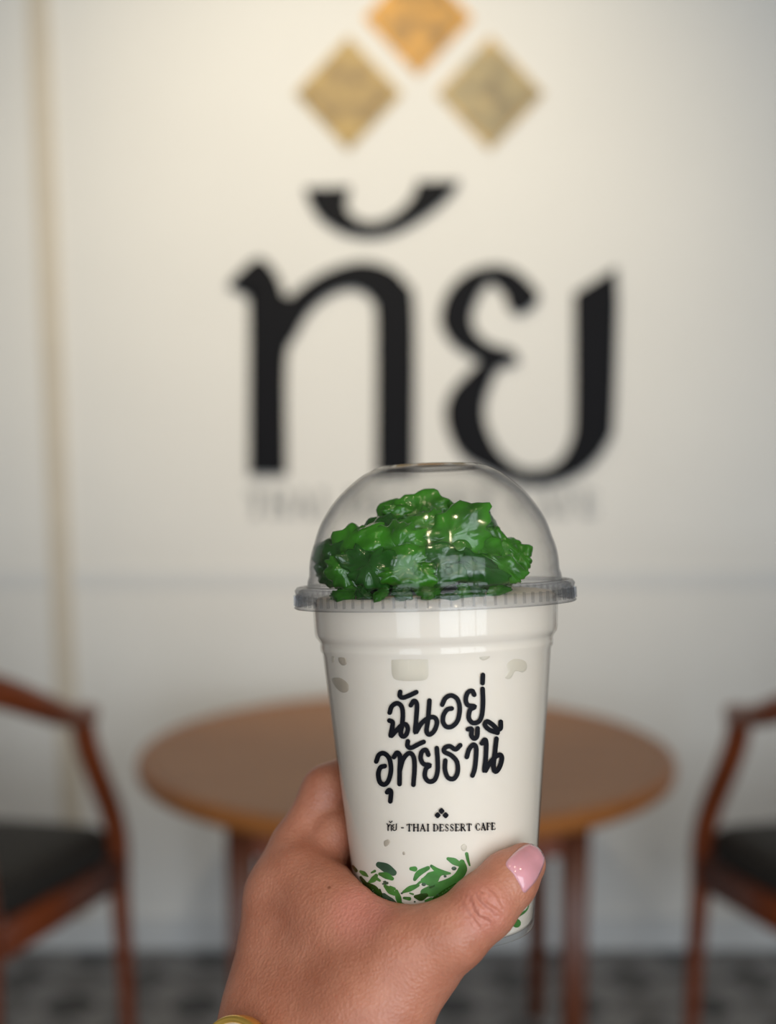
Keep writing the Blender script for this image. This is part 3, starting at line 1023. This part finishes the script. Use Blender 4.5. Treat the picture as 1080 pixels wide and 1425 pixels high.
# photo position, millimetres in front of the axis, half sizes (mm), in-plane roll, tilt back, sideways turn, shade
heap = [
    (582, 716, 4, 11.5, 6.5, 4.0, 8, 25, 0, 0), (545, 722, 3, 8.0, 5.5, 4.0, 30, 20, -10, 0), (628, 722, 1, 10, 6, 4.0, -20, 20, 10, 0),
    (552, 745, 13, 9.5, 7.0, 4.5, 20, 30, -15, 1), (592, 740, 14, 7.5, 8.5, 4.5, 80, 20, 0, 0), (555, 768, 22, 9.5, 10, 5.0, 70, 15, -10, 0),
    (622, 757, 21, 14.5, 9.0, 5.0, 18, 25, 8, 0), (660, 768, 18, 10, 8.5, 5.0, -35, 25, 20, 0), (668, 738, 6, 8.0, 6.5, 4.5, -30, 20, 15, 1),
    (500, 764, 16, 9.0, 8.5, 5.0, 60, 20, -25, 0), (474, 772, 10, 7.0, 9.0, 5.0, 85, 15, -35, 1), (450, 784, 2, 4.5, 5.5, 4.0, 60, 10, -40, 1),
    (698, 764, 10, 8.5, 5.5, 4.5, -25, 25, 25, 0), (718, 774, 9, 5.5, 4.0, 3.5, -40, 20, 25, 0),
    (570, 794, 29, 10, 6.5, 4.5, 5, 20, -5, 0), (520, 792, 25, 9.0, 7.0, 4.5, -30, 20, -20, 1), (608, 792, 30, 10.5, 6.0, 4.5, 10, 15, 5, 1),
    (655, 794, 27, 10, 6.0, 4.5, -10, 15, 15, 1), (697, 793, 22, 7.5, 4.0, 3.5, -25, 15, 25, 0), (485, 795, 20, 6.5, 6.5, 4.0, 40, 15, -25, 0),
    (640, 742, 8, 9.0, 7.0, 5.0, 15, 30, 10, 1), (520, 752, 6, 8.0, 7.0, 5.0, 30, 20, -20, 1), (600, 770, 10, 14, 10, 7.0, 0, 10, 0, 1),
    (540, 785, 10, 14, 10, 7.0, 0, 10, 0, 1), (660, 788, 8, 13, 8.0, 6.0, 0, 10, 0, 1), (490, 790, 4, 11, 8.0, 6.0, 0, 10, 0, 1)]
rb = random.Random(4)
HEAP_LABELS = {0: 'broad green jelly piece crowning the top of the heap under the dome',
               6: 'largest bright green jelly piece, on the front of the heap under the dome',
               5: 'tall bright green jelly piece beside the largest one on the heap front',
               11: 'small dark jelly piece touching the dome wall on the index finger side',
               13: 'small tapering jelly tip at the foot of the heap, thumb-tip side'}
for i in range(14):       # the far side of the heap
    a = rb.uniform(0.1, math.pi - 0.1)
    rr = rb.uniform(8, 30)
    x, d = rr * math.cos(a), -rr * math.sin(a)
    top = 143 - 0.9 * (abs(x) * 0.7 + abs(d) * 0.8)
    heap.append((604 + (x - 2) / 0.2564, 828 - (rb.uniform(124, max(126, top)) - 118) / 0.2564, d, rb.uniform(7, 10), rb.uniform(5, 8), 4.5,
                 rb.uniform(-90, 90), -30, rb.uniform(-40, 40), i % 2))
for i, (px, py, d, sx, sy, sz, roll, tilt, turn, kd) in enumerate(heap):
    wp = P(px, py, DEPTH - d * mm)
    lp = to_local(wp)
    # keep each piece inside the lid
    rmax = 0.0435 - max(sx, sy) * mm * 1.1
    rr = math.hypot(lp[0], lp[1])
    if rr > rmax:
        lp[:2] *= rmax / rr
    v, f = leaf_mesh(100 + i, sx * 1.18 * mm, sy * 1.18 * mm, sz * mm, 5 + i % 4)
    o_ = mesh_obj('jelly_piece', v, f, [M_JELLY, M_JELLY2][kd])
    rot = Matrix.Rotation(math.radians(turn), 4, 'Z') @ Matrix.Rotation(math.radians(90 - tilt), 4, 'X') @ Matrix.Rotation(math.radians(roll), 4, 'Z')
    o_.matrix_world = CM @ Matrix.Translation(Vector(lp)) @ rot
    lab = HEAP_LABELS.get(i, 'glossy green jelly piece on the front of the heap under the dome' if d > 0 and i < 20
                          else 'green jelly piece inside or behind the heap under the dome, half hidden')
    tag(o_, lab, 'jelly', 'jelly pieces under the dome lid')
# short bits seen through the rim of the lid
for i, (px, py, w, h, roll) in enumerate([(478, 830, 7.5, 3.0, 5), (505, 827, 4, 2, -20), (595, 826, 4, 2.6, 10), (622, 833, 4.5, 2.2, 0), (645, 826, 4, 3.2, -30),
                                          (664, 824, 3, 2.4, 20), (692, 824, 5.0, 2.2, 12), (560, 826, 4, 2.4, 0), (532, 826, 3, 2, 30)]):
    lp = to_local(P(px, py, DEPTH))
    d = math.sqrt(max(0, 0.0408 ** 2 - lp[0] ** 2))
    wp = P(px, py, DEPTH - d)
    v, f = leaf_mesh(300 + i, w * mm, h * mm, 1.5 * mm, 5)
    o_ = mesh_obj('jelly_bit', v, f, M_JELLY2 if i % 2 else M_JELLY)
    lp2 = to_local(wp)
    rot = Matrix.Rotation(math.atan2(lp2[0], -lp2[1]), 4, 'Z') @ Matrix.Rotation(math.radians(90), 4, 'X') @ Matrix.Rotation(math.radians(roll), 4, 'Z')
    o_.matrix_world = CM @ Matrix.Translation(Vector(lp2)) @ rot
    tag(o_, 'short green jelly bit half sunk in milk behind the lid rim', 'jelly', 'jelly bits behind the lid rim')

# ------------------------------------------------------------------ the dome lid
LM = CM @ Matrix.Translation((0, 0, CH))
lid = empty('dome_lid', matrix=LM)
tag(lid, 'clear plastic dome lid snapped onto the drink cup', 'lid')
dome = [(45.4, 4.2), (45.1, 6.5), (44.5, 8.2), (44.3, 12), (43.6, 16), (42.6, 19), (39.7, 26.8), (33.8, 35.4), (25.8, 42.4), (21.5, 44.8), (20.6, 45.4),
        (20.0, 45.2), (17.5, 46.3), (9, 46.9), (0, 47.0)]
sm = [np.array(p, float) for p in dome]
sm = [np.array((45.4, 4.2)), np.array((45.1, 6.5))] + catmull(dome[2:10], 4) + [np.array(p, float) for p in dome[10:]]
inn = [np.array((p[0] - 0.45 if p[0] > 0.5 else 0, p[1] - (0.1 if p[1] < 30 else 0.4))) for p in sm]
mesh_obj('dome', *lathe_vf([(p[0] * mm, p[1] * mm) for p in sm + inn[::-1]], 160), M_LID, lid)
fl = [(45.4, 4.2), (47.5, 4.6), (49.0, 4.3), (49.8, 3.2), (49.5, 2.0), (49.3, 1.4), (49.6, -2.0), (50.2, -2.8), (49.7, -3.2), (48.9, -2.2), (48.6, 1.2), (48.4, 3.0), (47.4, 3.6), (45.4, 3.4)]
mesh_obj('rim_flange', *lathe_vf([(r * mm, z * mm) for r, z in fl], 160, True), M_RIM, lid)
rv, rf = box_vf(-0.00028, 0.00028, -0.0503, -0.0493, -0.0020, 0.0016)
me_r = None
for k in range(84):
    a = 2 * math.pi * k / 84
    if me_r is None:
        rib = mesh_obj('rim_rib', rv, rf, M_RIM, lid, False)
        me_r = rib.data
    else:
        rib = bpy.data.objects.new('rim_rib', me_r)
        COL.objects.link(rib)
        rib.parent = lid
    rib.rotation_euler = (0, math.radians(0), a)
# embossed size mark on the dome front
def dome_pt(x, z):
    r = np.interp(z, [p[1] for p in sm], [p[0] for p in sm]) * mm + 0.00005
    return np.array((x, -math.sqrt(max(r * r - x * x, 0)), z * mm))


ev, ef = [], []
for ch, x0 in (('O', -0.0065), ('9', -0.0015), ('8', 0.0035)):
    loops = {'O': [[(math.cos(a) * 1.6, math.sin(a) * 2.0) for a in np.linspace(0, 6.283, 20)], [(-1.6, -2.2), (1.6, 2.2)]],
             '9': [[(math.cos(a) * 1.2, 0.9 + math.sin(a) * 1.1) for a in np.linspace(0, 6.283, 16)], [(1.2, 0.9), (1.0, -1.0), (0.2, -2.0), (-0.8, -1.8)]],
             '8': [[(math.cos(a) * 1.0, 1.0 + math.sin(a) * 0.95) for a in np.linspace(0, 6.283, 16)], [(math.cos(a) * 1.25, -1.0 + math.sin(a) * 1.05) for a in np.linspace(0, 6.283, 16)]]}[ch]
    for lp in loops:
        path = [dome_pt(x0 + p[0] * mm, 10.5 + p[1]) for p in lp]
        a, b = sweep_vf(path, (0.00022, 0.00022), 6, 2, (0, 1, 0))
        n = len(ev)
        ev += list(a); ef += [tuple(i + n for i in q) for q in b]
mesh_obj('embossed_mark', ev, ef, M_RIM, lid)

# ------------------------------------------------------------------ the hand (one continuous surface from a blended distance field)
def seg(pts, a, b, ra, rb_):
    a = np.asarray(a, np.float32); b = np.asarray(b, np.float32)
    ba = b - a
    pa = pts - a
    t = np.clip((pa @ ba) / float(ba @ ba), 0, 1)
    d = pa - t[:, None] * ba
    return np.sqrt((d * d).sum(1)) - (ra + t * (rb_ - ra))


def smin(a, b, k):
    h = np.maximum(k - np.abs(a - b), 0) / k
    return np.minimum(a, b) - h * h * k * 0.25


def cyl(deg, z, r, gap=-0.0008):
    """centre of a finger of radius r resting against the cup; 0 right, 90 behind, 180 left"""
    rr = R0 + KZ * z + r + gap
    return to_world((rr * math.cos(math.radians(deg)), rr * math.sin(math.radians(deg)), z))


def press(px, py, r, gap=-0.0012):
    """centre on the photo ray whose ball of radius r rests on the front of the cup"""
    return to_world(cup_hit(px, py, r + gap))


TH = [(press(730, 1203, .0074), .0071), (press(708, 1225, .0090), .0090), (press(673, 1262, .0103), .0103), (press(630, 1301, .0106), .0110),
      (P(585, 1338, .452), .0128), (P(530, 1395, .452), .0160)]
IDX = [(P(392, 1246, .497), .0108), (P(414, 1180, .505), .0096), (P(457, 1101, .512), .0093), (cyl(112, .056, .0082), .0082), (cyl(82, .058, .0074), .0072)]
MID = [(P(412, 1278, .514), .0112), (cyl(158, .030, .0095), .0096), (cyl(110, .034, .0084), .0086), (cyl(76, .036, .0076), .0074)]
RNG = [(P(440, 1312, .528), .0108), (cyl(150, .012, .0090), .0092), (cyl(108, .015, .0080), .0082), (cyl(76, .017, .0072), .0070)]
PNK = [(P(476, 1345, .535), .0100), (to_world((-.022, .022, -.0075)), .0080), (to_world((-.004, .020, -.0072)), .0070), (to_world((.010, .014, -.0066)), .0062)]
PALM = [
    (IDX[0][0], .0116, P(372, 1425, .480), .0150), (P(415, 1262, .494), .0135, P(415, 1425, .474), .0190),
    (MID[0][0], .0120, P(430, 1425, .490), .0170), (RNG[0][0], .0115, P(460, 1425, .492), .0170), (PNK[0][0], .0105, P(490, 1420, .488), .0160),
    (P(452, 1280, .480), .0130, P(470, 1420, .462), .0190), (P(500, 1320, .466), .0130, P(512, 1410, .456), .0165),
    (P(425, 1215, .492), .0092, P(478, 1280, .474), .0105), (P(470, 1272, .476), .0095, P(560, 1318, .452), .0105),
    (P(395, 1425, .478), .0180, P(352, 1640, .450), .0200), (P(455, 1425, .470), .0200, P(425, 1640, .440), .0230),
    (P(508, 1425, .464), .0170, P(490, 1640, .436), .0210), (P(352, 1640, .450), .0200, P(290, 2000, .40), .0260), (P(425, 1640, .440), .0230, P(380, 2000, .395), .0300),
    (P(490, 1640, .436), .0210, P(470, 2000, .39), .0270),
    (P(290, 2000, .40), .0260, P(170, 2560, .33), .0300), (P(380, 2000, .395), .0300, P(290, 2600, .325), .0360), (P(470, 2000, .39), .0270, P(420, 2600, .32), .0310)]


def hand_sdf(p):
    d = None
    for a, ra, b, rb_ in PALM:
        s = seg(p, a, b, ra, rb_)
        d = s if d is None else smin(d, s, .013)
    th = None
    for (a, ra), (b, rb_) in zip(TH[:-1], TH[1:]):
        s = seg(p, a, b, ra, rb_)
        th = s if th is None else smin(th, s, .004)
    d = smin(d, th, .014)
    fing = None
    for ch in (IDX, MID, RNG, PNK):
        c = None
        for (a, ra), (b, rb_) in zip(ch[:-1], ch[1:]):
            s = seg(p, a, b, ra, rb_)
            c = s if c is None else smin(c, s, .004)
        fing = c if fing is None else smin(fing, c, .0012)
    d = smin(d, fing, .008)
    # flesh gives way to the cup
    q = (p - base.astype(np.float32)) @ R3.T.astype(np.float32)
    rr = np.sqrt(q[:, 0] ** 2 + q[:, 1] ** 2)
    side = (rr - (R0 + KZ * q[:, 2])) / math.sqrt(1 + KZ * KZ)
    cupd = np.maximum(side, -q[:, 2])
    e = .0002 - cupd
    k = .0015
    h = np.maximum(k - np.abs(d - e), 0) / k
    return np.maximum(d, e) + h * h * k * 0.25


def surface_nets(Fv, org, h):
    nx, ny, nz = Fv.shape
    ins = Fv < 0
    cnt = np.zeros((nx - 1, ny - 1, nz - 1), np.int8)
    cs = [(i, j, k) for i in (0, 1) for j in (0, 1) for k in (0, 1)]
    for i, j, k in cs:
        cnt += ins[i:nx - 1 + i, j:ny - 1 + j, k:nz - 1 + k]
    act = (cnt > 0) & (cnt < 8)
    I = np.argwhere(act)
    vid = -np.ones(act.shape, np.int64)
    vid[act] = np.arange(len(I))
    acc = np.zeros((len(I), 3)); num = np.zeros(len(I))
    for a in range(8):
        for b in range(a + 1, 8):
            ca, cb = np.array(cs[a]), np.array(cs[b])
            if np.abs(ca - cb).sum() != 1:
                continue
            fa = Fv[I[:, 0] + ca[0], I[:, 1] + ca[1], I[:, 2] + ca[2]]
            fb = Fv[I[:, 0] + cb[0], I[:, 1] + cb[1], I[:, 2] + cb[2]]
            m = (fa < 0) != (fb < 0)
            t = np.where(m, fa / np.where(m, fa - fb, 1), 0)
            acc += np.where(m[:, None], ca + t[:, None] * (cb - ca), 0)
            num += m
    V = (I + acc / num[:, None]) * h + org
    faces = []
    for ax_ in range(3):
        u, w = (ax_ + 1) % 3, (ax_ + 2) % 3
        s0 = [slice(1, n - 1) for n in Fv.shape]; s1 = list(s0)
        s0[ax_] = slice(0, Fv.shape[ax_] - 1); s1[ax_] = slice(1, Fv.shape[ax_])
        x = ins[tuple(s0)] != ins[tuple(s1)]
        E = np.argwhere(x)
        E[:, u] += 1; E[:, w] += 1
        q = []
        for du, dw in ((0, 0), (-1, 0), (-1, -1), (0, -1)):
            c = E.copy(); c[:, u] += du; c[:, w] += dw
            q.append(vid[c[:, 0], c[:, 1], c[:, 2]])
        q = np.stack(q, 1)
        fl_ = ins[tuple(s0)][x]
        q[~fl_] = q[~fl_][:, ::-1]
        faces.append(q)
    return V, np.concatenate(faces)


ends = [(a, r) for ch in (TH, IDX, MID, RNG, PNK) for a, r in ch] + [(x[0], x[1]) for x in PALM] + [(x[2], x[3]) for x in PALM]
lo = np.min([a - r - .004 for a, r in ends], axis=0); hi = np.max([a + r + .004 for a, r in ends], axis=0)
HV = 0.0016
dims = np.ceil((hi - lo) / HV).astype(int) + 1
gx, gy, gz = [lo[i] + HV * np.arange(dims[i]) for i in range(3)]
Fv = np.empty(dims, np.float32)
for i in range(dims[0]):
    Y, Z = np.meshgrid(gy, gz, indexing='ij')
    pp = np.stack([np.full(Y.size, gx[i]), Y.ravel(), Z.ravel()], 1).astype(np.float32)
    Fv[i] = hand_sdf(pp).reshape(Y.shape)
V, Q = surface_nets(Fv, lo, HV)


def grad(p, e=0.0006):
    g = np.stack([hand_sdf((p + d).astype(np.float32)) - hand_sdf((p - d).astype(np.float32)) for d in np.eye(3) * e], 1)
    return g / (np.linalg.norm(g, axis=1, keepdims=True) + 1e-9)


V = V - grad(V) * np.clip(hand_sdf(V.astype(np.float32)), -HV * .5, HV * .5)[:, None]


def hand_hit(px, py, t0=0.40, t1=0.53):
    d = ray(px, py)
    t, best = t0, (1, t0)
    for _ in range(60):
        s = float(hand_sdf((CAM + d * t)[None].astype(np.float32))[0])
        best = min(best, (s, t))
        t += max(s * 0.8, 2e-5)
        if s < 2e-5 or t > t1:
            break
    p = CAM + d * best[1]
    return p - grad(p[None])[0] * best[0]         # a near miss slides onto the surface


IPW = hand_hit(674, 1263)
MOLE1 = hand_hit(458, 1235)
MOLE2 = hand_hit(458, 1323)
WEBP = hand_hit(510, 1262)


def skin_mat():
    m, nt, b = new_mat('light_tan_skin')
    N = nt.nodes.new; L = nt.links.new
    tc = N('ShaderNodeTexCoord')

    def noise(scale, detail=4, rough=0.55):
        n = N('ShaderNodeTexNoise'); n.inputs['Scale'].default_value = scale; n.inputs['Detail'].default_value = detail
        n.inputs['Roughness'].default_value = rough
        L(tc.outputs['Object'], n.inputs['Vector'])
        return n.outputs[0]

    def near(pt, r0, r1):
        d = N('ShaderNodeVectorMath'); d.operation = 'DISTANCE'
        L(tc.outputs['Object'], d.inputs[0]); d.inputs[1].default_value = tuple(float(x) for x in pt)
        mr = N('ShaderNodeMapRange'); mr.interpolation_type = 'SMOOTHSTEP'
        mr.inputs['From Min'].default_value = r0; mr.inputs['From Max'].default_value = r1
        mr.inputs['To Min'].default_value = 1; mr.inputs['To Max'].default_value = 0
        L(d.outputs['Value'], mr.inputs['Value'])
        return mr.outputs[0]

    def mix(f, a, bcol, k=1.0):
        mx = N('ShaderNodeMix'); mx.data_type = 'RGBA'
        if k != 1.0:
            mm_ = N('ShaderNodeMath'); mm_.operation = 'MULTIPLY'; mm_.inputs[1].default_value = k
            L(f, mm_.inputs[0]); f = mm_.outputs[0]
        L(f, mx.inputs['Factor']); L(a, mx.inputs['A']); mx.inputs['B'].default_value = bcol
        return mx.outputs['Result']
    rp = N('ShaderNodeValToRGB')
    rp.color_ramp.elements[0].position = 0.3; rp.color_ramp.elements[1].position = 0.7
    rp.color_ramp.elements[0].color = lin(166, 101, 76); rp.color_ramp.elements[1].color = lin(188, 126, 101)
    L(noise(60, 9, 0.72), rp.inputs[0])
    c = rp.outputs[0]
    c = mix(near(IPW, 0.003, 0.013), c, lin(192, 120, 104), 0.6)
    c = mix(near(WEBP, 0.004, 0.018), c, lin(208, 132, 118), 0.6)
    c = mix(near(MOLE1, 0.0003, 0.0009), c, lin(120, 66, 42), 0.8)
    c = mix(near(MOLE2, 0.0002, 0.0009), c, lin(140, 80, 54), 0.5)
    L(c, b.inputs['Base Color'])
    b.inputs['Roughness'].default_value = 0.42
    b.inputs['Subsurface Weight'].default_value = 0.22
    b.inputs['Subsurface Radius'].default_value = (0.006, 0.0022, 0.0012)
    b.inputs['Subsurface Scale'].default_value = 1.0
    # fine relief: pores plus knuckle creases on the thumb joint
    vo = N('ShaderNodeTexVoronoi'); vo.inputs['Scale'].default_value = 900
    L(tc.outputs['Object'], vo.inputs['Vector'])
    b1 = N('ShaderNodeBump'); b1.inputs['Strength'].default_value = 0.3; b1.inputs['Distance'].default_value = 0.0006
    L(vo.outputs['Distance'], b1.inputs['Height'])
    tdir = np.array(TH[0][0]) - np.array(TH[3][0]); tdir /= np.linalg.norm(tdir)
    dp = N('ShaderNodeVectorMath'); dp.operation = 'DOT_PRODUCT'
    nd = N('ShaderNodeTexNoise'); nd.inputs['Scale'].default_value = 160
    L(tc.outputs['Object'], nd.inputs['Vector'])
    ad = N('ShaderNodeVectorMath'); ad.operation = 'MULTIPLY_ADD'
    L(nd.outputs['Color'], ad.inputs[0]); ad.inputs[1].default_value = (0.006, 0.006, 0.006); L(tc.outputs['Object'], ad.inputs[2])
    L(ad.outputs[0], dp.inputs[0]); dp.inputs[1].default_value = tuple(float(x) for x in tdir)
    sn = N('ShaderNodeMath'); sn.operation = 'MULTIPLY'; sn.inputs[1].default_value = 2 * math.pi / 0.0028
    L(dp.outputs['Value'], sn.inputs[0])
    si = N('ShaderNodeMath'); si.operation = 'SINE'; L(sn.outputs[0], si.inputs[0])
    sp_ = N('ShaderNodeMath'); sp_.operation = 'MULTIPLY'; L(si.outputs[0], sp_.inputs[0]); L(near(IPW, 0.002, 0.0085), sp_.inputs[1])
    b2 = N('ShaderNodeBump'); b2.inputs['Strength'].default_value = 0.55; b2.inputs['Distance'].default_value = 0.0006
    L(sp_.outputs[0], b2.inputs['Height']); L(b1.outputs[0], b2.inputs['Normal'])
    b3 = N('ShaderNodeBump'); b3.inputs['Strength'].default_value = 0.08; b3.inputs['Distance'].default_value = 0.002
    L(noise(420, 6, 0.65), b3.inputs['Height']); L(b2.outputs[0], b3.inputs['Normal'])
    L(b3.outputs[0], b.inputs['Normal'])
    return m


M_SKIN = skin_mat()
person = mesh_obj('person', V, Q, M_SKIN)
tag(person, 'bare left hand and forearm gripping the drink cup, thumb in front', 'person')


# thumb nail: a curved plate following the thumb tip
def cD(p):
    return np.array([630 + p[0] / 6.75, 1160 + p[1] / 6.75])


nail_ol = closed_curve([cD(p) for p in [(495, 292), (560, 205), (640, 138), (722, 110), (790, 135), (832, 200), (838, 270), (806, 360), (760, 445), (705, 508), (657, 545), (622, 478), (565, 382)]])
nc = np.mean(nail_ol, axis=0)
nail_ol = [nc + (p - nc) * 1.08 + np.array([2.0, -0.5]) for p in nail_ol]
nc = np.mean(nail_ol, axis=0)
rings = [1.0, 0.97, 0.85, 0.65, 0.4, 0.2]
offs = [-0.0006, 0.00018, 0.0003, 0.0004, 0.00045, 0.00045]
nv_, nf_ = [], []
n = len(nail_ol)
for s, of in zip(rings, offs):
    pts = np.array([hand_hit(*(nc + (p - nc) * s)) for p in nail_ol])
    nv_ += list(pts + grad(pts) * of)
for k in range(len(rings) - 1):
    for i in range(n):
        j = (i + 1) % n
        nf_.append((k * n + i, k * n + j, (k + 1) * n + j, (k + 1) * n + i))
pc = hand_hit(*nc)
nv_.append(pc + grad(pc[None])[0] * 0.00045)
for i in range(n):
    nf_.append(((len(rings) - 1) * n + i, (len(rings) - 1) * n + (i + 1) % n, len(nv_) - 1))
nail = mesh_obj('thumb_nail', nv_, nf_, M_NAIL, person)
nail['label'] = 'pink glossy thumb nail'

# ------------------------------------------------------------------ wristwatch
wc = hand_hit(338, 1482, 0.38, 0.6)
wn = grad(wc[None])[0]
wn = wn * 0.8 + np.array([-.25, -.6, .1])
wn /= np.linalg.norm(wn)
down = P(352, 1640, .45) - P(395, 1425, .478)
down /= np.linalg.norm(down)
wx = np.cross(down, wn); wx /= np.linalg.norm(wx)
wy = np.cross(wn, wx)
wo = wc + wn * 0.001
WMx = Matrix([[wx[0], wy[0], wn[0], wo[0]], [wx[1], wy[1], wn[1], wo[1]], [wx[2], wy[2], wn[2], wo[2]], [0, 0, 0, 1]])
watch = empty('wristwatch', matrix=WMx)
tag(watch, 'gold round wristwatch with ivory dial on the wrist of the hand', 'watch')
wr = 0.0155
mesh_obj('case', *lathe_vf([(0, -.001), (wr - .001, -.001), (wr, 0.0005), (wr, .0045), (wr - .0006, .0058), (wr - .0016, .0060), (wr - .0022, .0048), (0, .0048)], 64), M_GOLD, watch)
mesh_obj('dial', *lathe_vf([(0, .0050), (wr - .0023, .0050), (wr - .0023, .0047)], 64), M_DIAL, watch)
for k in range(12):
    a = k * math.pi / 6
    v, f = box_vf(-.0003, .0003, wr - .0052, wr - .0034, .0050, .0054)
    mk = mesh_obj('hour_marker', v, f, M_GOLD, watch, False)
    mk.rotation_euler = (0, 0, a)
for a, l in ((0.9, .006), (-1.2, .0085)):
    v, f = box_vf(-.0003, .0003, 0, l, .0054, .0057)
    hnd = mesh_obj('watch_hand', v, f, M_GOLD, watch, False)
    hnd.rotation_euler = (0, 0, a)
# band round the wrist, following the arm's surface
axis_c = P(432, 1500, .468)
loop = []
for k in range(48):
    a = 2 * math.pi * k / 48
    dirv = wx * math.sin(a) + wn * math.cos(a)
    lo_, hi_ = 0.0, 0.07
    for _ in range(28):
        md = (lo_ + hi_) / 2
        if hand_sdf((wo - wn * 0.022 + dirv * md)[None].astype(np.float32))[0] < 0:
            lo_ = md
        else:
            hi_ = md
    loop.append(((wo - wn * 0.022 + dirv * (lo_ + 0.0008)), dirv))
bv, bf = [], []
WI = np.array(WMx.inverted())
for p, dv in loop:
    for dy, dr_ in ((-.0045, 0), (.0045, 0), (.0045, .0014), (-.0045, .0014)):
        q = p + wy * dy + dv * dr_
        bv.append((WI @ np.append(q, 1))[:3])
for k in range(48):
    j = (k + 1) % 48
    for i in range(4):
        bf.append((k * 4 + i, k * 4 + (i + 1) % 4, j * 4 + (i + 1) % 4, j * 4 + i))
mesh_obj('band', bv, bf, M_GOLD, watch, False)
